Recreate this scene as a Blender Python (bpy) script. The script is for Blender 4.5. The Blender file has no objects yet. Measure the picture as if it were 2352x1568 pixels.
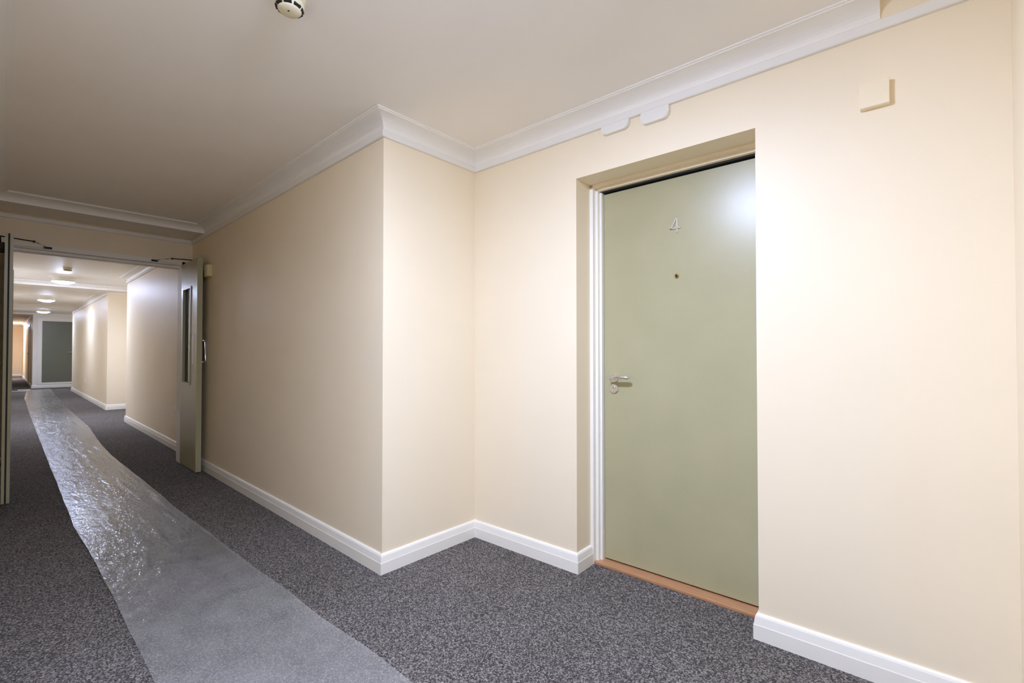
import bpy, bmesh, math, random
from mathutils import Vector, Matrix, noise

scene = bpy.context.scene
COL = scene.collection
R = math.radians

# ------------------------------------------------------------------ camera
cam_data = bpy.data.cameras.new('camera')
cam = bpy.data.objects.new('camera', cam_data)
COL.objects.link(cam)
cam_data.sensor_width = 36.0
cam_data.lens = 36.0 * 1058.6 / 2352.0
cam_data.shift_y = 7.92 / 2352.0
cam_data.clip_start = 0.01
cam_data.clip_end = 100
cam.location = (0.0, 0.0, 1.15)
cam.rotation_euler = (R(90 + 0.867), 0, R(42.087))
scene.camera = cam

# ------------------------------------------------------------------ world and exposure
world = bpy.data.worlds.new('world')
scene.world = world
world.use_nodes = True
world.node_tree.nodes['Background'].inputs[0].default_value = (0.6, 0.6, 0.62, 1)
world.node_tree.nodes['Background'].inputs[1].default_value = 0.02
vs = scene.view_settings
vs.view_transform = 'Standard'
vs.look = 'None'
vs.gamma = 1.0
vs.use_curve_mapping = False
vs.exposure = 0.78
# many diffuse bounces: the pale corridor is mostly lit by light passed from wall to wall
scene.cycles.max_bounces = 24
scene.cycles.diffuse_bounces = 20
scene.cycles.glossy_bounces = 6
scene.cycles.transparent_max_bounces = 16
LAMP = 185.0            # radiance of the opal ceiling lamps
LAMP_COL = (0.82, 0.965, 1.42)

# ------------------------------------------------------------------ materials
def srgb(r, g, b):
    def f(c):
        c /= 255.0
        return c / 12.92 if c <= 0.04045 else ((c + 0.055) / 1.055) ** 2.4
    return (f(r), f(g), f(b), 1.0)

class NT:
    def __init__(self, name):
        self.m = bpy.data.materials.new(name)
        self.m.use_nodes = True
        self.t = self.m.node_tree
        self.b = self.t.nodes['Principled BSDF']
        self.out = self.t.nodes['Material Output']
    def n(self, kind, **kw):
        nd = self.t.nodes.new(kind)
        for k, v in kw.items():
            if k.startswith('i_'):
                nd.inputs[k[2:].replace('_', ' ')].default_value = v
            else:
                setattr(nd, k, v)
        return nd
    def l(self, a, b):
        self.t.links.new(a, b)
    def coord(self):
        return self.n('ShaderNodeTexCoord').outputs['Object']
    def noise(self, scale, detail=3, rough=0.5, vec=None):
        nd = self.n('ShaderNodeTexNoise')
        nd.inputs['Scale'].default_value = scale
        nd.inputs['Detail'].default_value = detail
        nd.inputs['Roughness'].default_value = rough
        self.l(vec if vec is not None else self.coord(), nd.inputs['Vector'])
        return nd.outputs['Fac']
    def ramp(self, fac, stops):
        nd = self.n('ShaderNodeValToRGB')
        els = nd.color_ramp.elements
        while len(els) < len(stops):
            els.new(0.5)
        for e, (p, c) in zip(els, stops):
            e.position = p
            e.color = c
        self.l(fac, nd.inputs['Fac'])
        return nd.outputs['Color']
    def bump(self, fac, strength, dist, target=None):
        nd = self.n('ShaderNodeBump')
        nd.inputs['Strength'].default_value = strength
        nd.inputs['Distance'].default_value = dist
        self.l(fac, nd.inputs['Height'])
        self.l(nd.outputs['Normal'], (target or self.b).inputs['Normal'])
        return nd

def paint(name, col, rough=0.5, var=0.03, bump=0.15, scale=260, spec=0.5):
    k = NT(name)
    f = k.noise(2.3, 4)
    c0 = tuple(max(0, v * (1 - var)) for v in col[:3]) + (1,)
    c1 = tuple(min(1, v * (1 + var)) for v in col[:3]) + (1,)
    k.l(k.ramp(f, [(0.35, c0), (0.65, c1)]), k.b.inputs['Base Color'])
    k.b.inputs['Roughness'].default_value = rough
    k.b.inputs['Specular IOR Level'].default_value = spec
    if bump:
        k.bump(k.noise(scale, 2), bump, 0.0006)
    return k.m

def metal(name, col, rough=0.25):
    k = NT(name)
    k.b.inputs['Metallic'].default_value = 1
    k.b.inputs['Base Color'].default_value = col
    f = k.noise(40, 2)
    mr = k.n('ShaderNodeMapRange')
    mr.inputs['To Min'].default_value = rough * 0.8
    mr.inputs['To Max'].default_value = rough * 1.25
    k.l(f, mr.inputs['Value'])
    k.l(mr.outputs['Result'], k.b.inputs['Roughness'])
    return k.m

M = {}
M['wall'] = paint('cream_wall_paint', (0.885, 0.778, 0.58, 1), 0.48, 0.012, 0.25, 190, 0.4)
M['ceiling'] = paint('ceiling_paint', (0.908, 0.872, 0.815, 1), 0.55, 0.015, 0.2, 150)
M['trim'] = paint('white_gloss_trim', (0.90, 0.875, 0.79, 1), 0.35, 0.015, 0.1, 120)
M['coving'] = paint('white_coving_paint', (0.89, 0.867, 0.81, 1), 0.5, 0.015, 0.1, 120)
M['plastic_white'] = paint('white_plastic', (0.83, 0.815, 0.76, 1), 0.35, 0.01, 0.0)
M['plastic_cream'] = paint('aged_cream_plastic', srgb(226, 217, 186), 0.4, 0.02, 0.0)
M['plate_paint'] = paint('painted_over_plate', (0.90, 0.79, 0.575, 1), 0.45, 0.015, 0.1, 150)
M['retainer'] = paint('yellowed_plastic', srgb(214, 203, 150), 0.4, 0.02, 0.0)
M['black'] = paint('black_rubber', srgb(18, 17, 15), 0.6, 0.05, 0.0)
M['dark_metal'] = metal('dark_bronze_metal', srgb(70, 66, 60), 0.4)
M['chrome'] = metal('satin_chrome', (0.82, 0.81, 0.78, 1), 0.2)
M['brass'] = metal('polished_brass', srgb(190, 160, 95), 0.2)

def door_green():
    k = NT('sage_green_door_paint')
    f = k.noise(3.0, 5, 0.6)
    base = k.ramp(f, [(0.3, srgb(172, 167, 130)), (0.7, srgb(179, 173, 137))])
    # a few pale scuffs with a shape of their own
    mp = k.n('ShaderNodeMapping')
    mp.inputs['Scale'].default_value = (9, 9, 26)
    k.l(k.coord(), mp.inputs['Vector'])
    sc = k.ramp(k.noise(2.2, 4, 0.65, mp.outputs['Vector']), [(0.70, (0, 0, 0, 1)), (0.78, (1, 1, 1, 1))])
    mx = k.n('ShaderNodeMix', data_type='RGBA')
    k.l(sc, mx.inputs['Factor'])
    k.l(base, mx.inputs['A'])
    mx.inputs['B'].default_value = srgb(160, 157, 130)
    k.l(mx.outputs['Result'], k.b.inputs['Base Color'])
    k.b.inputs['Roughness'].default_value = 0.3
    # brush marks
    mp2 = k.n('ShaderNodeMapping')
    mp2.inputs['Scale'].default_value = (1.0, 1.0, 0.12)
    k.l(k.coord(), mp2.inputs['Vector'])
    k.bump(k.noise(180, 3, 0.6, mp2.outputs['Vector']), 0.25, 0.0008)
    return k.m
M['green'] = door_green()
M['dark_green'] = paint('dark_green_cupboard_paint', srgb(112, 114, 96), 0.4, 0.03, 0.15, 150)

def carpet():
    k = NT('charcoal_loop_carpet')
    co = k.coord()
    v = k.n('ShaderNodeTexVoronoi')
    v.inputs['Scale'].default_value = 210
    k.l(co, v.inputs['Vector'])
    sep = k.n('ShaderNodeSeparateColor')
    k.l(v.outputs['Color'], sep.inputs['Color'])
    fine = k.noise(160, 4, 0.7, co)
    mx = k.n('ShaderNodeMath', operation='ADD')
    k.l(sep.outputs['Red'], mx.inputs[0])
    mul = k.n('ShaderNodeMath', operation='MULTIPLY')
    k.l(fine, mul.inputs[0]); mul.inputs[1].default_value = 1.4
    k.l(mul.outputs[0], mx.inputs[1])
    half = k.n('ShaderNodeMath', operation='MULTIPLY')
    k.l(mx.outputs[0], half.inputs[0]); half.inputs[1].default_value = 0.45
    c = k.ramp(half.outputs[0], [(0.28, srgb(48, 46, 44)), (0.55, srgb(91, 88, 85)), (0.80, srgb(158, 152, 144))])
    big = k.noise(1.1, 4, 0.6, co)
    tint = k.ramp(big, [(0.35, (0.92, 0.90, 0.88, 1)), (0.65, (1.06, 1.04, 1.06, 1))])
    mm = k.n('ShaderNodeMix', data_type='RGBA', blend_type='MULTIPLY')
    mm.inputs['Factor'].default_value = 1.0
    k.l(c, mm.inputs['A']); k.l(tint, mm.inputs['B'])
    k.l(mm.outputs['Result'], k.b.inputs['Base Color'])
    k.b.inputs['Roughness'].default_value = 0.95
    k.b.inputs['Specular IOR Level'].default_value = 0.1
    k.bump(half.outputs[0], 0.6, 0.004)
    return k.m
M['carpet'] = carpet()

def wood():
    k = NT('oak_threshold_wood')
    mp = k.n('ShaderNodeMapping')
    mp.inputs['Scale'].default_value = (3, 60, 60)
    k.l(k.coord(), mp.inputs['Vector'])
    f = k.noise(3, 5, 0.65, mp.outputs['Vector'])
    k.l(k.ramp(f, [(0.3, srgb(172, 122, 84)), (0.7, srgb(200, 154, 114))]), k.b.inputs['Base Color'])
    k.b.inputs['Roughness'].default_value = 0.4
    k.bump(f, 0.2, 0.0008)
    return k.m
M['wood'] = wood()

def lamp_mat(LAMP, nm='lit_opal_diffuser'):
    k = NT(nm)
    f = k.noise(3, 1)
    k.b.inputs['Base Color'].default_value = (0.9, 0.9, 0.9, 1)
    k.b.inputs['Emission Color'].default_value = LAMP_COL + (1,)
    mr = k.n('ShaderNodeMapRange')
    mr.inputs['To Min'].default_value = LAMP * 0.97
    mr.inputs['To Max'].default_value = LAMP * 1.03
    k.l(f, mr.inputs['Value'])
    k.l(mr.outputs['Result'], k.b.inputs['Emission Strength'])
    return k.m
M['lamp'] = lamp_mat(LAMP)
M['lamp_far'] = lamp_mat(LAMP * 0.72, 'lit_opal_diffuser_far')
M['lamp_dim'] = lamp_mat(LAMP * 0.40, 'lit_opal_diffuser_dim')  # dimmed so the farther bays do not blow out

def glass_mat():
    k = NT('wired_fire_glass')
    t = k.t
    tr = k.n('ShaderNodeBsdfTransparent'); tr.inputs[0].default_value = (0.62, 0.66, 0.62, 1)
    gl = k.n('ShaderNodeBsdfGlossy'); gl.inputs['Roughness'].default_value = 0.03
    fr = k.n('ShaderNodeFresnel'); fr.inputs['IOR'].default_value = 1.5
    k.bump(k.noise(6, 2), 0.05, 0.001, gl)
    mx = k.n('ShaderNodeMixShader')
    k.l(fr.outputs[0], mx.inputs[0]); k.l(tr.outputs[0], mx.inputs[1]); k.l(gl.outputs[0], mx.inputs[2])
    k.l(mx.outputs[0], k.out.inputs['Surface'])
    return k.m
M['glass'] = glass_mat()

def film_mat():
    k = NT('milky_polythene_film')
    co = k.coord()
    tr = k.n('ShaderNodeBsdfTransparent'); tr.inputs[0].default_value = (0.93, 0.94, 0.95, 1)
    df = k.n('ShaderNodeBsdfDiffuse'); df.inputs[0].default_value = (0.79, 0.78, 0.73, 1)
    cloud = k.noise(7, 4, 0.6, co)
    mr = k.n('ShaderNodeMapRange')
    mr.inputs['From Min'].default_value = 0.3; mr.inputs['From Max'].default_value = 0.7
    mr.inputs['To Min'].default_value = 0.15; mr.inputs['To Max'].default_value = 0.25
    k.l(cloud, mr.inputs['Value'])
    m1 = k.n('ShaderNodeMixShader')
    k.l(mr.outputs['Result'], m1.inputs[0]); k.l(tr.outputs[0], m1.inputs[1]); k.l(df.outputs[0], m1.inputs[2])
    gl = k.n('ShaderNodeBsdfGlossy'); gl.inputs['Roughness'].default_value = 0.07
    mp = k.n('ShaderNodeMapping'); mp.inputs['Scale'].default_value = (0.45, 1.0, 1.0)
    k.l(co, mp.inputs['Vector'])
    crinkle = k.noise(55, 3, 0.55, mp.outputs['Vector'])
    k.bump(crinkle, 0.8, 0.0055, gl)
    fr = k.n('ShaderNodeFresnel'); fr.inputs['IOR'].default_value = 1.45
    m2 = k.n('ShaderNodeMixShader')
    k.l(fr.outputs[0], m2.inputs[0]); k.l(m1.outputs[0], m2.inputs[1]); k.l(gl.outputs[0], m2.inputs[2])
    k.l(m2.outputs[0], k.out.inputs['Surface'])
    return k.m
M['film'] = film_mat()

# ------------------------------------------------------------------ helpers
def obj(name, bm, mat, parent=None, smooth=False, recalc=True):
    if recalc:
        bmesh.ops.recalc_face_normals(bm, faces=bm.faces[:])
    me = bpy.data.meshes.new(name)
    bm.to_mesh(me); bm.free()
    if smooth:
        for p in me.polygons:
            p.use_smooth = True
    me.materials.append(M[mat])
    o = bpy.data.objects.new(name, me)
    COL.objects.link(o)
    if parent:
        o.parent = parent
    return o

def tag(o, label, cat=None, group=None, kind=None):
    o['label'] = label
    if cat: o['category'] = cat
    if group: o['group'] = group
    if kind: o['kind'] = kind
    return o

def empty(name, loc=(0, 0, 0), rz=0.0):
    o = bpy.data.objects.new(name, None)
    COL.objects.link(o)
    o.location = loc
    o.rotation_euler = (0, 0, rz)
    o.empty_display_size = 0.1
    return o

def copy_tree(o, parent=None):
    c = o.copy()
    COL.objects.link(c)
    c.parent = parent
    for ch in list(o.children):
        copy_tree(ch, c)
    return c

def add_box(bm, x0, x1, y0, y1, z0, z1, bev=0.0):
    vs_ = [bm.verts.new((x, y, z)) for x in (x0, x1) for y in (y0, y1) for z in (z0, z1)]
    q = [(0, 1, 3, 2), (4, 6, 7, 5), (0, 4, 5, 1), (2, 3, 7, 6), (0, 2, 6, 4), (1, 5, 7, 3)]
    fs = [bm.faces.new([vs_[i] for i in f]) for f in q]
    if bev:
        es = {e for f in fs for e in f.edges}
        bmesh.ops.bevel(bm, geom=list(es), offset=bev, segments=2, profile=0.6, affect='EDGES')

def box(name, mat, parent, *a, bev=0.0):
    bm = bmesh.new()
    add_box(bm, *a, bev=bev)
    return obj(name, bm, mat, parent)

def add_prism(bm, pts, z0, z1):
    lo = [bm.verts.new((x, y, z0)) for x, y in pts]
    hi = [bm.verts.new((x, y, z1)) for x, y in pts]
    n = len(pts)
    bm.faces.new(lo); bm.faces.new(hi)
    for i in range(n):
        j = (i + 1) % n
        bm.faces.new((lo[i], lo[j], hi[j], hi[i]))

def prism(name, mat, pts, z0, z1, parent=None):
    bm = bmesh.new()
    add_prism(bm, pts, z0, z1)
    return obj(name, bm, mat, parent)

def extrude_xz(bm, pts, y0, y1):
    """outline in x,z extruded from y0 to y1"""
    a = [bm.verts.new((x, y0, z)) for x, z in pts]
    b = [bm.verts.new((x, y1, z)) for x, z in pts]
    n = len(pts)
    bm.faces.new(a); bm.faces.new(b)
    for i in range(n):
        j = (i + 1) % n
        bm.faces.new((a[i], a[j], b[j], b[i]))

def add_sweep(bm, path, prof):
    """closed profile (out, z) swept along plan path, room on the left hand, mitred corners"""
    P = [Vector(p) for p in path]
    rings = []
    for i, p in enumerate(P):
        ds = []
        if i > 0: ds.append((P[i] - P[i - 1]).normalized())
        if i < len(P) - 1: ds.append((P[i + 1] - P[i]).normalized())
        ns = [Vector((-d.y, d.x)) for d in ds]
        if len(ns) == 2:
            m = ns[0] + ns[1]
            m = m / max(1e-6, m.dot(ns[0]))
        else:
            m = ns[0]
        rings.append([bm.verts.new((p.x + m.x * o, p.y + m.y * o, z)) for o, z in prof])
    n = len(prof)
    for a, b in zip(rings, rings[1:]):
        for i in range(n):
            j = (i + 1) % n
            bm.faces.new((a[i], a[j], b[j], b[i]))
    bm.faces.new(rings[0]); bm.faces.new(rings[-1])

def sweep(name, mat, path, prof, parent=None):
    bm = bmesh.new()
    add_sweep(bm, path, prof)
    return obj(name, bm, mat, parent)

def add_lathe(bm, prof, seg=32, mat=None, cap=True):
    """profile (r, h) about local Z"""
    rings = []
    for r, h in prof:
        ring = []
        for i in range(seg):
            a = 2 * math.pi * i / seg
            ring.append(bm.verts.new((r * math.cos(a), r * math.sin(a), h)))
        rings.append(ring)
    for a, b in zip(rings, rings[1:]):
        for i in range(seg):
            j = (i + 1) % seg
            bm.faces.new((a[i], a[j], b[j], b[i]))
    if cap:
        bm.faces.new(rings[0]); bm.faces.new(rings[-1])
    if mat is not None:
        vv = [v for r in rings for v in r]
        bmesh.ops.transform(bm, matrix=mat, verts=vv)

def lathe(name, mat, parent, prof, mtx=None, seg=32, smooth=False):
    bm = bmesh.new()
    add_lathe(bm, prof, seg, mtx)
    return obj(name, bm, mat, parent, smooth)

def add_tube(bm, pts, rad, seg=10, flat=1.0):
    pts = [Vector(p) for p in pts]
    if not isinstance(rad, (list, tuple)):
        rad = [rad] * len(pts)
    rings = []
    for i, p in enumerate(pts):
        d = (pts[min(i + 1, len(pts) - 1)] - pts[max(i - 1, 0)]).normalized()
        up = Vector((0, 0, 1)) if abs(d.z) < 0.9 else Vector((1, 0, 0))
        s = d.cross(up).normalized()
        u = s.cross(d).normalized()
        rings.append([bm.verts.new(p + (s * math.cos(a) + u * math.sin(a) * flat) * rad[i])
                      for a in [2 * math.pi * k / seg for k in range(seg)]])
    for a, b in zip(rings, rings[1:]):
        for i in range(seg):
            j = (i + 1) % seg
            bm.faces.new((a[i], a[j], b[j], b[i]))
    bm.faces.new(rings[0]); bm.faces.new(rings[-1])

def tube(name, mat, parent, pts, rad, seg=10, flat=1.0):
    bm = bmesh.new()
    add_tube(bm, pts, rad, seg, flat)
    return obj(name, bm, mat, parent, True)

# ------------------------------------------------------------------ measures of the place
ZC = 2.388            # ceiling
ZT0, ZT1 = 2.2805, 2.3185   # cable trunking
ZS = 2.335            # underside of dropped beams
YC = 1.338            # corridor wall, right hand
XR = -2.12            # return wall
XD1, YD1, SD = -1.3719, 2.0249, 0.0332
XD2 = -0.5156
XE = 0.20             # near end of the recess
YL = -0.072           # corridor wall, left hand
XW = -5.7475          # wall with the double doors
PHI = math.atan(SD)
def YD(x): return YD1 + SD * (x - XD1)
UD = Vector((math.cos(PHI), math.sin(PHI)))
ND = Vector((-math.sin(PHI), math.cos(PHI)))
def DW(x, off=0.0):
    """point on the door wall at plan x, set back by off"""
    p = Vector((x, YD(x))) + ND * off
    return (p.x, p.y)
XB = -5.30            # face of the beam before the double doors
YA = 1.385            # right wall beyond the double doors
YB = 1.405
X_A, X_B0, X_B1 = -9.853, -12.1, -18.9
X_X, Y_X = -21.0, 0.655     # wall with the cupboard door
X_END = -32.0

# ------------------------------------------------------------------ floor and ceiling
tag(box('floor', 'carpet', None, X_END - 0.2, 1.9, -1.2, 2.5, -0.08, 0.0),
    'charcoal grey loop pile carpet floor', 'floor', kind='structure')
tag(box('ceiling', 'ceiling', None, X_END - 0.2, 1.9, -1.2, 2.5, ZC, ZC + 0.1),
    'off white painted ceiling of the corridor', 'ceiling', kind='structure')

# ------------------------------------------------------------------ walls
def wall(name, pts, label, z0=0.0, z1=ZC, mat='wall'):
    return tag(prism(name, mat, pts, z0, z1), label, 'wall', kind='structure')

P1 = (XR, YC)
P2 = (XR, YD(XR))
wall('wall_corridor_right', [(XW - 0.15, YC), P1, (XR - 0.15, YC + 0.15), (XW - 0.15, YC + 0.15)],
     'cream corridor wall between the double doors and the recess corner')
wall('wall_recess_return', [P1, P2, (XR - 0.15, P2[1] + 0.1), (XR - 0.15, YC + 0.15)],
     'narrow bright cream return wall of the door recess')
# wall with the flat door: two piers and a lintel
bm = bmesh.new()
T = 0.32
add_prism(bm, [P2, DW(XD1), DW(XD1, T), (XR - 0.15, P2[1] + T), (XR - 0.15, P2[1] + 0.1)], 0, ZC)
add_prism(bm, [DW(XD2), DW(XE + 0.15), DW(XE + 0.15, T), DW(XD2, T)], 0, ZC)
add_prism(bm, [DW(XD1), DW(XD2), DW(XD2, T), DW(XD1, T)], 2.0649, ZC)
tag(obj('wall_recess_door', bm, 'wall'), 'cream recess wall with the opening of the green flat door', 'wall', kind='structure')
wall('wall_recess_near', [(XE, YD(XE)), (XE, YC), (XE + 0.15, YC + 0.15), (XE + 0.15, YD(XE))],
     'cream near return wall of the door recess')
wall('wall_corridor_near', [(XE, YC), (1.6, YC), (1.6, YC + 0.15), (XE + 0.15, YC + 0.15)],
     'cream corridor wall past the near end of the recess')
wall('wall_near_end', [(1.6, -0.9), (1.75, -0.9), (1.75, YC + 0.15), (1.6, YC + 0.15)],  # unseen end wall, set close to bounce more light back
     'unseen cream wall closing the near corridor, set close for bounced light')
wall('wall_left', [(X_END, YL), (X_END, YL - 0.12), (XR - 0.12, YL - 0.12), (XR, YL)],
     'cream left wall of the corridor with coving')
wall('wall_left_return', [(XR, YL), (XR - 0.12, YL - 0.12), (XR - 0.12, -0.92), (XR, -0.8)],
     'cream return wall of the opposite recess')
wall('wall_left_recess', [(XR, -0.8), (XR - 0.12, -0.92), (1.6, -0.92), (1.6, -0.8)],
     'cream back wall of the opposite recess')

# wall over and beside the double doors
YO0, YO1 = 0.02, 1.275     # wall opening
bm = bmesh.new()
add_box(bm, XW - 0.15, XW, YL, YO0, 0, ZC)
add_box(bm, XW - 0.15, XW, YO1, YC, 0, ZC)
add_box(bm, XW - 0.15, XW, YO0, YO1, 2.085, ZC)
tag(obj('wall_double_door', bm, 'wall'), 'cream wall above the open double doors', 'wall', kind='structure')

# beyond
wall('wall_far_right', [(X_A, YA), (XW - 0.15, YA), (XW - 0.15, YA + 0.15), (X_A + 0.15, YA + 0.15)],
     'bright cream wall just beyond the double doors')
wall('wall_far_recess_near', [(X_A, YA), (X_A + 0.15, YA + 0.15), (X_A + 0.15, 2.25), (X_A, 2.1)],
     'cream return hidden behind the far corridor corner')
wall('wall_far_recess_back', [(X_A, 2.1), (X_A + 0.15, 2.25), (X_B0 - 0.15, 2.25), (X_B0, 2.1)],
     'cream back wall of the far recess')
wall('wall_far_recess_return', [(X_B0, 2.1), (X_B0 - 0.15, 2.25), (X_B0 - 0.15, YB + 0.15), (X_B0, YB)],
     'cream return wall facing back along the far corridor')
wall('wall_far_corridor', [(X_B0, YB), (X_B0 - 0.15, YB + 0.15), (X_B1 + 0.15, YB + 0.15), (X_B1, YB)],
     'cream far corridor wall before the cupboard door')
wall('wall_far_side', [(X_B1, YB), (X_B1 + 0.15, YB + 0.15), (X_B1 + 0.15, 2.35), (X_B1, 2.2)],
     'cream return wall behind the far corridor end')
wall('wall_far_side_back', [(X_B1, 2.2), (X_B1 + 0.15, 2.35), (X_X - 0.15, 2.35), (X_X, 2.2)],
     'cream back wall beside the cupboard door')
wall('wall_cupboard', [(X_X, Y_X), (X_X, 2.2), (X_X - 0.15, 2.35), (X_X - 0.15, Y_X + 0.15)],
     'pale wall holding the dark green cupboard door', mat='coving')
wall('wall_far_end_side', [(X_X, Y_X), (X_X - 0.15, Y_X + 0.15), (X_END, Y_X + 0.15), (X_END, Y_X)],
     'cream side wall running on to the far end')
wall('wall_far_end', [(X_END, YL), (X_END, Y_X), (X_END - 0.15, Y_X), (X_END - 0.15, YL)],
     'cream wall closing the far end of the corridor')

# dropped beams
def beam(name, x0, x1, y0, y1, label):
    tag(box(name, 'ceiling', None, x0, x1, y0, y1, ZS, ZC), label, 'beam', kind='structure')
beam('beam_double_door', XW, XB, YL, YC, 'shallow dropped ceiling beam before the double doors')
beam('beam_far', -12.45, -11.54, YL, 2.1, 'dropped ceiling beam beyond the first far lamp')
beam('beam_farther', -18.3, -17.35, YL, YB, 'dropped ceiling beam beyond the second far lamp')
beam('beam_farthest', -22.0, X_X, YL, Y_X, 'dropped ceiling beam beside the cupboard wall')

# ------------------------------------------------------------------ coving, trunking, baseboards
PC, ZV = 0.092, ZT1
def cove_profile(z_bot=ZV):
    d = ZC - z_bot - 0.004
    pts = [(0.0, ZC), (0.0, z_bot), (0.005, z_bot)]
    for k in range(0, 9):
        a = math.pi / 2 * k / 8
        pts.append((0.005 + (PC - 0.013) * (1 - math.cos(a)), z_bot + 0.006 + (d - 0.014) * math.sin(a)))
    pts += [(PC - 0.008, ZC - 0.007), (PC, ZC - 0.007), (PC, ZC)]
    return pts
CP = cove_profile()
tag(sweep('trim_1', 'coving', [DW(-0.114), P2, P1, (XB, YC), (XB, YL), (XR, YL), (XR, -0.8), (1.6, -0.8)], CP),
    'white plaster coving running round the recess and near corridor ceiling', 'coving', kind='structure')
tag(sweep('trim_2', 'coving', [(X_B0, YB + 0.6), (X_B0, YB), (-17.35, YB), (-17.35, YL), (-12.45, YL)], CP),
    'white plaster coving along the second far corridor bay', 'coving', kind='structure')
tag(sweep('trim_3', 'coving', [(XW - 0.15, YL), (XW - 0.15, YA), (X_A, YA), (X_A, 2.1), (-11.54, 2.1), (-11.54, YL), (XW - 0.15, YL)], CP),
    'white plaster coving round the first far corridor bay', 'coving', kind='structure')
tag(sweep('trim_4', 'coving', [(-22.0, Y_X), (X_END, Y_X), (X_END, YL), (-22.0, YL)], CP),
    'white plaster coving round the far end of the corridor', 'coving', kind='structure')

def trunk_profile():
    o = 0.016
    return [(0, ZT1), (0, ZT0), (o - 0.003, ZT0), (o, ZT0 + 0.003), (o, ZT1 - 0.003), (o - 0.003, ZT1)]
TP = trunk_profile()
def mitre_seg(bm, path, i, prof):
    tmp = bmesh.new()
    add_sweep(tmp, path, prof)
    tmp.verts.ensure_lookup_table()
    n = len(prof)
    rings = [[tmp.verts[(i + k) * n + j].co.copy() for j in range(n)] for k in (0, 1)]
    tmp.free()
    a, b = [[bm.verts.new(c) for c in r] for r in rings]
    for k in range(n):
        j = (k + 1) % n
        bm.faces.new((a[k], a[j], b[j], b[k]))
    bm.faces.new(a); bm.faces.new(b)
TPATH = [(XE, YD(XE)), P2, P1, (XW, YC), (XW, YL)]
for i_, lab in enumerate(('white cable trunking along the recess wall above the flat door',
                          'short white cable trunking along the narrow recess return wall',
                          'white cable trunking along the corridor wall before the double doors',
                          'white cable trunking across the wall above the double doors')):
    bm = bmesh.new()
    mitre_seg(bm, TPATH, i_, TP)
    tag(obj('cable_trunking', bm, 'plastic_white'), lab, 'trunking')
tag(sweep('cable_trunking', 'plastic_white', [(XW - 0.15, YA), (X_A, YA)], TP),
    'white cable trunking along the wall just beyond the double doors', 'trunking')
tag(sweep('cable_trunking', 'plastic_white', [(X_B0, YB), (X_B1, YB)], TP),
    'white cable trunking along the far corridor wall before the cupboard door', 'trunking')

BP = [(0, 0.101), (0, 0), (0.018, 0), (0.018, 0.058), (0.0165, 0.061), (0.012, 0.090), (0.009, 0.097), (0.005, 0.101)]
def base(name, path, label):
    tag(sweep(name, 'trim', path, BP), label, 'baseboard', kind='structure')
base('baseboard_recess', [DW(XD1, 0.135), DW(XD1), P2, P1, (XW, YC)],
     'white baseboard round the recess corner and along the corridor wall')
base('baseboard_near', [(1.6, YC), (XE, YC), (XE, YD(XE)), DW(XD2), DW(XD2, 0.135)],
     'white baseboard ending at the near side of the flat door')
base('baseboard_far_right', [(XW - 0.15, YA), (X_A, YA), (X_A, 2.1)],
     'white baseboard of the wall just beyond the double doors')
base('baseboard_far_corridor', [(X_A, 2.1), (X_B0, 2.1), (X_B0, YB), (X_B1, YB), (X_B1, 2.2)],
     'white baseboard of the far recess and far corridor wall')
base('baseboard_cupboard', [(X_X, 2.2), (X_X, Y_X), (X_END, Y_X), (X_END, YL)],
     'white baseboard under the cupboard door and on to the far end')
base('baseboard_left', [(X_END, YL), (XR, YL), (XR, -0.8), (1.6, -0.8)],
     'white baseboard of the left corridor wall')

# ------------------------------------------------------------------ flat door (door_1), local frame: x along wall, y into wall
d1 = empty('door_1', (XD1, YD1, 0), PHI)
tag(d1, 'sage green flat door numbered 4 in a deep cream reveal', 'door', kind='structure')
W = (XD2 - XD1) / math.cos(PHI)
LY = 0.205
def jamb_mesh(flip):
    bm = bmesh.new()
    for (a, b, y0) in ((0.0, 0.020, 0.137), (0.020, 0.036, 0.163), (0.036, 0.049 if not flip else 0.041, 0.182)):
        x0, x1 = (a, b) if not flip else (W - b, W - a)
        add_box(bm, x0, x1, y0, 0.31, 0.0, 2.0649 - a, bev=0.0015)
    return bm
obj('jamb', jamb_mesh(False), 'trim', d1)
obj('jamb', jamb_mesh(True), 'trim', d1)
bm = bmesh.new()
for (a, b, y0) in ((0.0, 0.016, 0.137), (0.016, 0.031, 0.163)):
    add_box(bm, a, W - a, y0, 0.31, 2.0649 - b, 2.0649 - a, bev=0.0015)
obj('frame_head', bm, 'wall', d1)
box('head_gap_strip', 'black', d1, 0.037, W - 0.037, 0.186, 0.30, 2.0270, 2.0339)['label'] = 'black strip standing in for the dark gap above the leaf'  # black strip paints in the shaded gap over the leaf
bm = bmesh.new()
extrude_xz_pts = None
add_box(bm, 0.0205, W - 0.0205, 0.142, 0.30, 0.0, 0.016, bev=0.003)
th = obj('threshold', bm, 'wood', d1)
th['label'] = 'oak wooden threshold strip'
leaf = box('door_leaf', 'green', d1, 0.0515, W - 0.0425, LY, LY + 0.044, 0.024, 2.0200, bev=0.0015)
leaf['label'] = 'sage green painted door leaf'
box('gap_backing', 'black', d1, 0.049, W - 0.049, LY + 0.05, LY + 0.08, 0.016, 2.0268)['label'] = 'black panel behind the leaf, darkening the gaps'  # black panel supplies the darkness of the gap round the leaf
def onleaf(px, z):      # plan x on leaf from world x
    return (px - XD1) / math.cos(PHI)
RY = Matrix.Rotation(R(90), 4, 'X')      # lathe axis +z -> -y (out of the door)
def face_m(x, z, y=LY):
    return Matrix.Translation((x, y, z)) @ RY
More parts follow.
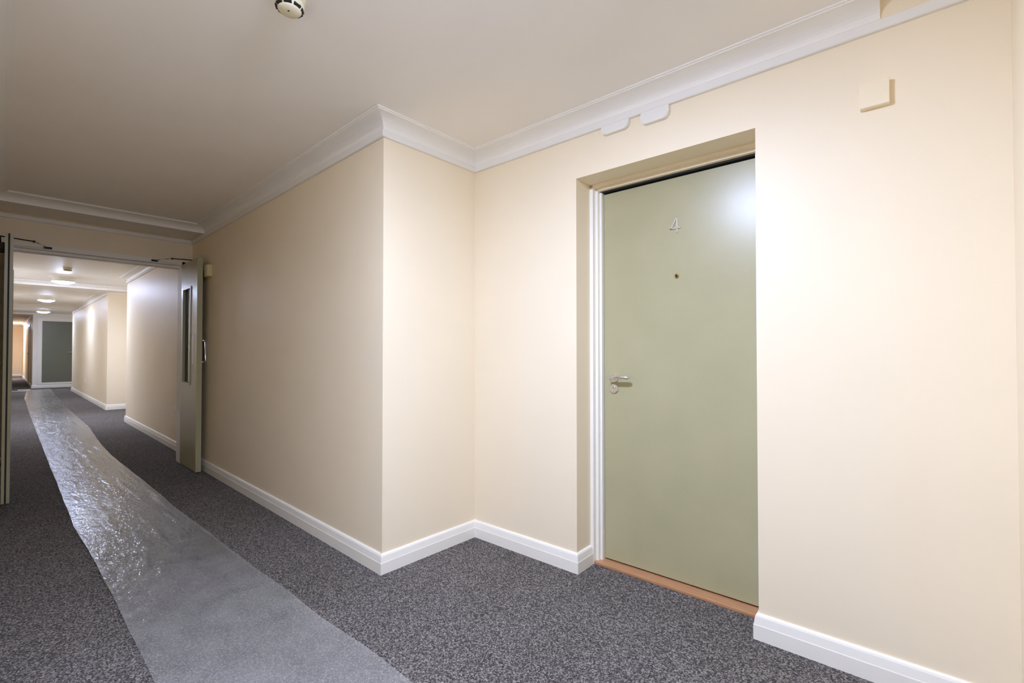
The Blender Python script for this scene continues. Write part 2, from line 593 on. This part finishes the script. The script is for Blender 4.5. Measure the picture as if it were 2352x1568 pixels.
# number 4, three strokes in one outline (with the open counter)
nx, nz, hh, tk = onleaf(-0.913, 0), 1.743, 0.079, 0.0062
bm = bmesh.new()
add_box(bm, nx - tk / 2, nx + tk / 2, LY - 0.006, LY, nz, nz + hh)
add_box(bm, nx - 0.036, nx + 0.017, LY - 0.006, LY, nz + 0.020, nz + 0.020 + tk * 0.85)
extrude_xz(bm, [(nx - 0.0365, nz + 0.020), (nx - 0.0285, nz + 0.020), (nx + tk / 2, nz + hh), (nx - tk / 2, nz + hh)], LY - 0.006, LY)
obj('door_number', bm, 'chrome', leaf)['label'] = 'slim chrome numeral 4'
px_ = onleaf(-0.917, 0)
peep = lathe('peephole', 'brass', leaf, [(0.0115, 0.0), (0.0115, 0.003), (0.009, 0.005), (0.0065, 0.005), (0.006, 0.002), (0.0005, 0.0015)], face_m(px_, 1.527), 24, True)
peep['label'] = 'small brass spyhole'
lathe('peephole_lens', 'black', leaf, [(0.0055, 0.002), (0.004, 0.0045), (0.0005, 0.005)], face_m(px_, 1.527), 16, True)
hx, hz = onleaf(-1.262, 0), 1.010
rose = [(0.026, 0.0), (0.026, 0.006), (0.024, 0.009), (0.020, 0.0095), (0.019, 0.0085), (0.0135, 0.0085)]
lathe('lever_rose', 'chrome', leaf, rose + [(0.0005, 0.0085)], face_m(hx, hz), 36)
bm = bmesh.new()
add_lathe(bm, [(0.011, 0.008), (0.011, 0.045), (0.009, 0.052), (0.0005, 0.054)], 20, face_m(hx, hz))
pts, rad = [], []
for k in range(11):
    u = k / 10
    pts.append((hx + 0.004 + 0.108 * u, LY - 0.046 - 0.006 * math.sin(math.pi * u), hz + 0.001 + 0.006 * math.sin(math.pi * u * 0.9)))
    rad.append(0.0102 if u < 0.85 else 0.0102 - 0.005 * ((u - 0.85) / 0.15) ** 2)
add_tube(bm, pts, rad, 14)
obj('lever', bm, 'chrome', leaf, True)['label'] = 'satin chrome lever handle'
lathe('lock_rose', 'chrome', leaf, [(0.0255, 0.0), (0.0255, 0.006), (0.0235, 0.009), (0.017, 0.009), (0.0165, 0.0075), (0.0005, 0.0075)], face_m(hx + 0.001, hz - 0.058), 36)
bm = bmesh.new()
zc_ = hz - 0.058
add_lathe(bm, [(0.0082, 0.0075), (0.0082, 0.0115), (0.0005, 0.012)], 20, face_m(hx + 0.001, zc_ + 0.005))
add_box(bm, hx - 0.004, hx + 0.006, LY - 0.0112, LY - 0.0070, zc_ - 0.0155, zc_ + 0.001, bev=0.002)
cy = obj('lock_cylinder', bm, 'chrome', leaf)
box('keyhole', 'black', leaf, hx + 0.0000, hx + 0.0022, LY - 0.0128, LY - 0.0115, zc_ - 0.001, zc_ + 0.010)

# ------------------------------------------------------------------ double fire doors
LT, ZL0, ZL1 = 0.0447, 0.008, 2.05
XF, XH = -5.162, -5.737     # free edge, hinge edge
# lining of the opening
bm = bmesh.new()
add_box(bm, XW - 0.155, XW + 0.006, YO0, YO0 + 0.03, 0, 2.085, bev=0.002)
add_box(bm, XW - 0.155, XW + 0.006, YO1 - 0.03, YO1, 0, 2.085, bev=0.002)
add_box(bm, XW - 0.155, XW + 0.006, YO0, YO1, 2.045, 2.087, bev=0.002)
add_box(bm, XW - 0.155, XW - 0.05, YO0 + 0.03, YO1 - 0.03, 2.022, 2.045, bev=0.002)
tag(obj('trim_5', bm, 'coving'), 'off white door lining round the double doors', 'door frame', kind='structure')

def fire_leaf(name, label, ys, s, seal):
    """ys: y of the corridor side face, s: +1 if the body lies towards +y (right leaf)"""
    root = empty(name, (XH, ys, 0))
    tag(root, label, 'door', kind='structure')
    Ln = XF - XH
    def Y(d):                   # depth from the corridor side face towards the wall
        return (0, d * s)
    def bx(nm, mat, x0, x1, d0, d1, z0, z1, bev=0.0, par=None):
        a, b = sorted((d0 * s, d1 * s))
        return box(nm, mat, par or root, x0, x1, a, b, z0, z1, bev=bev)
    gx0, gx1, gz0, gz1 = Ln - 0.50, Ln - 0.215, 0.835, 1.790
    bm = bmesh.new()
    for (x0, x1, z0, z1) in ((0, gx0, ZL0, ZL1), (gx1, Ln, ZL0, ZL1), (gx0, gx1, ZL0, gz0), (gx0, gx1, gz1, ZL1)):
        a, b = sorted((0.0, LT * s))
        add_box(bm, x0, x1, a, b, z0, z1)
    bmesh.ops.remove_doubles(bm, verts=bm.verts[:], dist=1e-5)
    lf = obj('door_leaf', bm, 'green', root)
    bx('glass_pane', 'glass', gx0, gx1, 0.019, 0.026, gz0, gz1)
    for d0, d1 in ((-0.006, 0.018), (0.027, LT + 0.006)):
        bx('glazing_bead', 'green', gx0 - 0.010, gx0 + 0.012, d0, d1, gz0 - 0.01, gz1 + 0.01, 0.002)
        bx('glazing_bead', 'green', gx1 - 0.012, gx1 + 0.010, d0, d1, gz0 - 0.01, gz1 + 0.01, 0.002)
        bx('glazing_bead', 'green', gx0 + 0.012, gx1 - 0.012, d0, d1, gz0 - 0.01, gz0 + 0.012, 0.002)
        bx('glazing_bead', 'green', gx0 + 0.012, gx1 - 0.012, d0, d1, gz1 - 0.012, gz1 + 0.01, 0.002)
    if s > 0:
        bx('push_plate', 'plastic_white', Ln - 0.165, Ln - 0.09, -0.002, 0.0, 1.035, 1.32, 0.0005)['label'] = 'white push plate'
    # pull handle on the wall side
    hxx = Ln - 0.085
    b0 = LT * s
    e = (LT + 0.046) * s
    tube('pull_handle', 'chrome', root, [(hxx, b0, 1.05), (hxx, b0 + (e - b0) * 0.7, 1.05), (hxx, e, 1.065), (hxx, e, 1.15), (hxx, e, 1.245), (hxx, b0 + (e - b0) * 0.7, 1.26), (hxx, b0, 1.26)], 0.0095, 12)
    # hinges
    for z in (0.25, 1.05, 1.8):
        tube('hinge', 'chrome', root, [(-0.004, (LT + 0.004) * s, z - 0.05), (-0.004, (LT + 0.004) * s, z + 0.05)], 0.006, 10)
    if seal:
        bx('edge_seal', 'black', Ln - 0.004, Ln + 0.0015, LT * 0.40, LT * 0.62, ZL0 + 0.001, ZL1 - 0.001)['label'] = 'black smoke seal strip set in the edge'
    # overhead closer: body on the wall side, folding arm over the leaf top to the head
    cl = bx('closer_body', 'dark_metal', 0.14, 0.34, LT, LT + 0.036, 1.955, 2.015, 0.006)
    cl['label'] = 'dark overhead door closer'
    return root, Ln

root_r, Ln = fire_leaf('door_2', 'open green fire door leaf against the corridor wall, glass slot and push plate in view', 1.2422, 1, False)
root_l, Ln = fire_leaf('door_3', 'open green fire door leaf seen edge on, black seal in its edge', 0.0516, -1, True)
def closer_arm(root, ys, knee, plate, lift):
    o = root.location
    def L(p): return (p[0] - o[0], p[1] - o[1], p[2])
    pivot, top = lift
    bm = bmesh.new()
    add_tube(bm, [L(pivot), L((pivot[0], pivot[1], 2.066))], 0.006, 8)
    add_tube(bm, [L((pivot[0], pivot[1], 2.064)), L(knee)], 0.005, 8)
    add_tube(bm, [L((knee[0], knee[1], knee[2] + 0.008)), L((knee[0], knee[1], knee[2] - 0.010))], 0.007, 8)
    a = obj('closer_arm', bm, 'dark_metal', root, True)
    bm = bmesh.new()
    add_tube(bm, [L((knee[0], knee[1], knee[2] + 0.003)), L(plate)], 0.0055, 8)
    obj('closer_forearm', bm, 'chrome', root, True)
    x, y, z = L(plate)
    box('arm_bracket', 'black', root, x - 0.012, x + 0.014, y - 0.026, y + 0.026, z - 0.009, z + 0.006, bev=0.002)
closer_arm(root_r, 1.2422, (-5.50, 1.112, 2.066), (-5.727, 1.015, 2.064), ((-5.42, 1.312, 2.0), 0))
closer_arm(root_l, 0.0516, (-5.50, 0.170, 2.066), (-5.727, 0.262, 2.064), ((-5.42, -0.018, 2.0), 0))

# magnetic hold-open unit on the corridor wall
rt = empty('door_retainer', (-5.10, YC, 1.925))
tag(rt, 'small yellowed box of the door hold-open magnet behind the fire door edge', 'door holder')
box('housing', 'retainer', rt, -0.048, 0.045, -0.044, 0.0, -0.056, 0.056, bev=0.006)
lathe('magnet_face', 'chrome', rt, [(0.020, 0.0), (0.020, 0.006), (0.0005, 0.007)], Matrix.Translation((-0.045, -0.025, 0.02)) @ Matrix.Rotation(R(-90), 4, 'Y'), 20)

# ------------------------------------------------------------------ far doors
d4 = empty('door_4', (X_X, 0.765, 0))
tag(d4, 'dark green cupboard door in a white frame, raised above the floor', 'door', kind='structure')
box('cupboard_leaf', 'dark_green', d4, -0.02, 0.012, 0.10, 0.86, 0.175, 2.135, bev=0.002)
box('jamb', 'trim', d4, -0.02, 0.02, 0.0, 0.095, 0.11, 2.235, bev=0.003)
box('jamb', 'trim', d4, -0.02, 0.02, 0.865, 0.96, 0.11, 2.235, bev=0.003)
box('frame_head', 'trim', d4, -0.02, 0.02, 0.095, 0.865, 2.14, 2.235, bev=0.003)
box('frame_sill', 'trim', d4, -0.02, 0.02, 0.095, 0.865, 0.11, 0.17, bev=0.003)
bm = bmesh.new()
add_lathe(bm, [(0.026, 0.0), (0.026, 0.008), (0.01, 0.009), (0.01, 0.045), (0.0005, 0.046)], 20, Matrix.Translation((0.012, 0.80, 1.135)) @ Matrix.Rotation(R(90), 4, 'Y'))
add_tube(bm, [(0.055, 0.80, 1.135), (0.058, 0.74, 1.138), (0.055, 0.69, 1.135)], [0.01, 0.01, 0.007], 10)
obj('lever', bm, 'chrome', d4, True)
d5 = empty('door_5', (-22.9, Y_X, 0))
tag(d5, 'narrow view of a dark door in the side wall past the cupboard', 'door', kind='structure')
box('door_leaf', 'dark_green', d5, -0.80, 0.0, -0.006, 0.03, 0.01, 2.03, bev=0.002)
box('jamb', 'trim', d5, -0.87, -0.80, -0.02, 0.03, 0, 2.10, bev=0.003)
box('jamb', 'trim', d5, 0.0, 0.07, -0.02, 0.03, 0, 2.10, bev=0.003)
box('frame_head', 'trim', d5, -0.80, 0.0, -0.02, 0.03, 2.03, 2.10, bev=0.003)
tube('lever', 'chrome', d5, [(-0.70, -0.006, 1.1), (-0.70, -0.055, 1.1), (-0.64, -0.06, 1.1), (-0.58, -0.055, 1.1)], 0.009, 8)

# ------------------------------------------------------------------ ceiling lamps
def ceiling_lamp(depth, mat):
    r = empty('ceiling_light')
    lathe('base_tray', 'plastic_white', r, [(0.168, 0.0), (0.168, -0.010), (0.160, -0.018), (0.10, -0.020), (0.0005, -0.020)], None, 48)
    z0 = -0.080
    lathe('body_ring', 'plastic_white', r, [(0.128, -0.020), (0.132, z0 + 0.022), (0.144, z0 + 0.010), (0.144, z0 - 0.004), (0.139, z0 - 0.004), (0.138, z0 + 0.001), (0.0005, z0 + 0.002)], None, 48)
    prof = []
    for k in range(9):
        t = k / 8
        prof.append((max(0.0005, 0.1375 * (1 - t)), z0 - depth * (1 - (1 - t) ** 2.4)))
    lathe('diffuser', mat, r, prof, None, 40, True)
    return r
lamps = [(-0.86, 0.60, 0.036, 'lamp', 'round lit ceiling lamp over the door recess'),
         (-10.6, 0.67, 0.036, 'lamp_far', 'round lit ceiling lamp nearest beyond the double doors, beside a smoke detector'),
         (-14.7, 0.66, 0.036, 'lamp_dim', 'round lit ceiling lamp between the two far beams'),
         (-19.0, 0.80, 0.036, 'lamp_dim', 'round lit ceiling lamp before the cupboard door'),
         (-29.0, 0.14, 0.036, 'lamp_far', 'round unseen ceiling lamp added to light the far end of the corridor')]  # last lamp is unseen, added to brighten the far end
for x, y, dp, mt_, lab in lamps:
    o = ceiling_lamp(dp, mt_)
    o.location = (x, y, ZC)
    tag(o, lab, 'ceiling light', 'round corridor ceiling lamps')

# ------------------------------------------------------------------ smoke detectors
def detector():
    r = empty('smoke_detector')
    lathe('mounting_base', 'plastic_cream', r, [(0.052, 0.0), (0.052, -0.012), (0.048, -0.018), (0.0005, -0.018)], None, 36)
    lathe('body', 'plastic_cream', r, [(0.0475, -0.018), (0.0475, -0.030), (0.045, -0.036), (0.0375, -0.050), (0.034, -0.054), (0.015, -0.0565), (0.0005, -0.057)], None, 36, True)
    for k in range(8):
        a = 2 * math.pi * k / 8 + 0.25
        bm = bmesh.new()
        add_box(bm, -0.005, 0.005, -0.0125, 0.0125, -0.0062, 0.0062, bev=0.0015)
        mt = Matrix.Rotation(a, 4, 'Z') @ Matrix.Translation((0.0385, 0, -0.0415)) @ Matrix.Rotation(R(-28), 4, 'Y')
        bmesh.ops.transform(bm, matrix=mt, verts=bm.verts[:])
        obj('smoke_slot', bm, 'black', r)
    lathe('indicator', 'dark_metal', r, [(0.0035, -0.0555), (0.003, -0.058), (0.0005, -0.0588)], Matrix.Translation((0.006, -0.006, 0)), 10, True)
    return r
det0 = detector()
det0.location = (-1.639, 0.659, ZC)
tag(det0, 'cream smoke detector with dark slots on the ceiling near the recess corner', 'smoke detector', 'corridor smoke detectors')
det1 = copy_tree(det0)
det1.location = (-9.35, 0.635, ZC)
tag(det1, 'smoke detector on the far ceiling beside a lit lamp', 'smoke detector', 'corridor smoke detectors')

# ------------------------------------------------------------------ small things on the walls
def cover_plate(x0, x1, z0, label):
    bm = bmesh.new()
    c = (x0 + x1) / 2
    w = (x1 - x0) / 2 / math.cos(PHI)
    h = ZT0 - 0.0005 - z0
    rr = 0.028
    pts = [(-w, h), (w, h)]
    for k in range(7):
        a = math.pi / 2 * k / 6
        pts.append((w - rr + rr * math.cos(a), rr - rr * math.sin(a)))
    for k in range(7):
        a = math.pi / 2 * k / 6
        pts.append((-w + rr - rr * math.sin(a), rr - rr * math.cos(a)))
    extrude_xz(bm, pts, -0.022, 0.0)
    bmesh.ops.bevel(bm, geom=[e for e in bm.edges if all(abs(v.co.y + 0.022) < 1e-6 for v in e.verts)], offset=0.003, segments=2, affect='EDGES')
    o = obj('cover_plate', bm, 'plastic_white')
    x, y = DW(c)
    o.location = (x, y, z0); o.rotation_euler = (0, 0, PHI)
    tag(o, label, 'cover plate', 'white plates under the coving')
cover_plate(-1.212, -1.063, 2.236, 'white rounded plate hanging below the trunking, nearer the recess corner')
cover_plate(-1.002, -0.866, 2.222, 'white rounded plate hanging below the trunking, nearer above the door opening')

x, y = DW(-0.132)
sp = empty('wall_box', (x, y, 2.013)); sp.rotation_euler = (0, 0, PHI)
tag(sp, 'small square cream painted box on the wall beside the flat door', 'wall box')
box('box_cover', 'plate_paint', sp, -0.041, 0.041, -0.026, 0.0, 0.0, 0.088, bev=0.0015)
for sx in (-0.031, 0.030):
    lathe('screw', 'plate_paint', sp, [(0.0035, 0.0), (0.003, 0.0012), (0.0005, 0.0014)], Matrix.Translation((sx, -0.0255, 0.050)) @ RY, 10)

def socket(x, y, z, label):
    r = empty('wall_socket', (x, y, z))
    tag(r, label, 'socket', 'wall sockets of the far corridor')
    box('face_plate', 'plastic_white', r, -0.073, 0.073, -0.009, 0.0, -0.043, 0.043, bev=0.003)
    for sx in (-0.036, 0.036):
        box('switch', 'coving', r, sx - 0.008, sx + 0.008, -0.0125, -0.009, 0.012, 0.032, bev=0.001)
        box('pin_hole', 'black', r, sx - 0.002, sx + 0.002, -0.0094, -0.0085, -0.012, -0.002)
socket(-6.54, YA, 0.45, 'white double socket low on the wall just beyond the double doors')
socket(-15.6, YB, 0.44, 'white double socket low on the far corridor wall')

tag(box('carpet_bar', 'chrome', None, -19.78, -19.68, YL, YB - 0.02, 0.0, 0.006, bev=0.002),
    'pale metal carpet bar across the far floor', 'carpet bar')

# ------------------------------------------------------------------ protective floor film
def interp(tab, x):
    if x <= tab[0][0]: return tab[0][1]
    for (a, va), (b, vb) in zip(tab, tab[1:]):
        if x <= b:
            t = (x - a) / (b - a)
            t = t * t * (3 - 2 * t)
            return va + (vb - va) * t
    return tab[-1][1]
LEFT = [(-20.2, .50), (-16.0, .385), (-12.4, .357), (-8.4, .342), (-5.67, .335), (-4.18, .332), (-3.25, .353), (-2.5, .365), (-2.0, .369), (1.0, .37)]
RIGHT = [(-20.2, 1.02), (-16.0, .955), (-12.3, .909), (-9.9, .905), (-6.93, .831), (-4.54, .863), (-3.24, .899), (-2.11, .935), (-1.35, .968), (1.0, .98)]
NX, NY = 1500, 44
bm = bmesh.new()
grid = []
def film_z(x, y, v):
    z = 0.006
    # long streaks running with the sheet, strongest towards its right edge
    s1 = noise.noise((x * 1.6 + y * 2.0, y * 34.0 - x * 1.2, 1.3))
    s1 = max(0.0, s1) ** 1.5
    z += 0.0095 * s1 * (0.25 + 0.75 * v)
    # crumpled area
    c = noise.noise((x * 7.0, y * 20.0, 4.1)) * 0.5 + noise.noise((x * 17.0, y * 38.0, 8.7)) * 0.3
    z += 0.0030 * c * (1.15 - 0.7 * v) * (1.0 + 0.9 * min(1.0, max(0.0, (x + 3.6) / 0.6)))
    z += 0.003 * noise.noise((x * 1.1, y * 3.0, 2.2))
    return max(0.0015, z)
FOLDS = [-12.3, -8.35, -6.3, -5.25, -4.72, -4.05, -3.35, -2.45]
for i in range(NX + 1):
    u = i / NX
    x = -20.2 + 21.0 * (1 - (1 - u) ** 1.9)
    row = []
    yl, yr = interp(LEFT, x), interp(RIGHT, x)
    fold = 0.0
    for j in range(NY + 1):
        v = j / NY
        y = yl + (yr - yl) * v + 0.004 * noise.noise((x * 3.0, v, 0.5))
        z = film_z(x, y, v)
        for fx in FOLDS:
            d = (x - fx - 0.05 * (v - 0.5)) / 0.018
            if abs(d) < 3:
                z += 0.0016 * math.exp(-d * d) * (0.4 + 0.9 * abs(noise.noise((fx, y * 6.0, 3.0))))
        row.append(bm.verts.new((x, y, z)))
    grid.append(row)
for a, b in zip(grid, grid[1:]):
    for j in range(NY):
        bm.faces.new((a[j], b[j], b[j + 1], a[j + 1]))
film = empty('floor_film', (-10, 0.65, 0))
tag(film, 'long strip of clear polythene protection film laid on the carpet', 'plastic film')
me_o = obj('film_sheet', bm, 'film', None, True, False)
me_o.parent = film
me_o.matrix_parent_inverse = Matrix.Translation((10, -0.65, 0))
bm = bmesh.new()
add_box(bm, -20.18, -20.02, 0.33, 0.60, 0.006, 0.018, bev=0.003)
tp = obj('taped_end', bm, 'plastic_white', film)
tp.matrix_parent_inverse = Matrix.Translation((10, -0.65, 0))
tp['label'] = 'white taped corner of the film end'
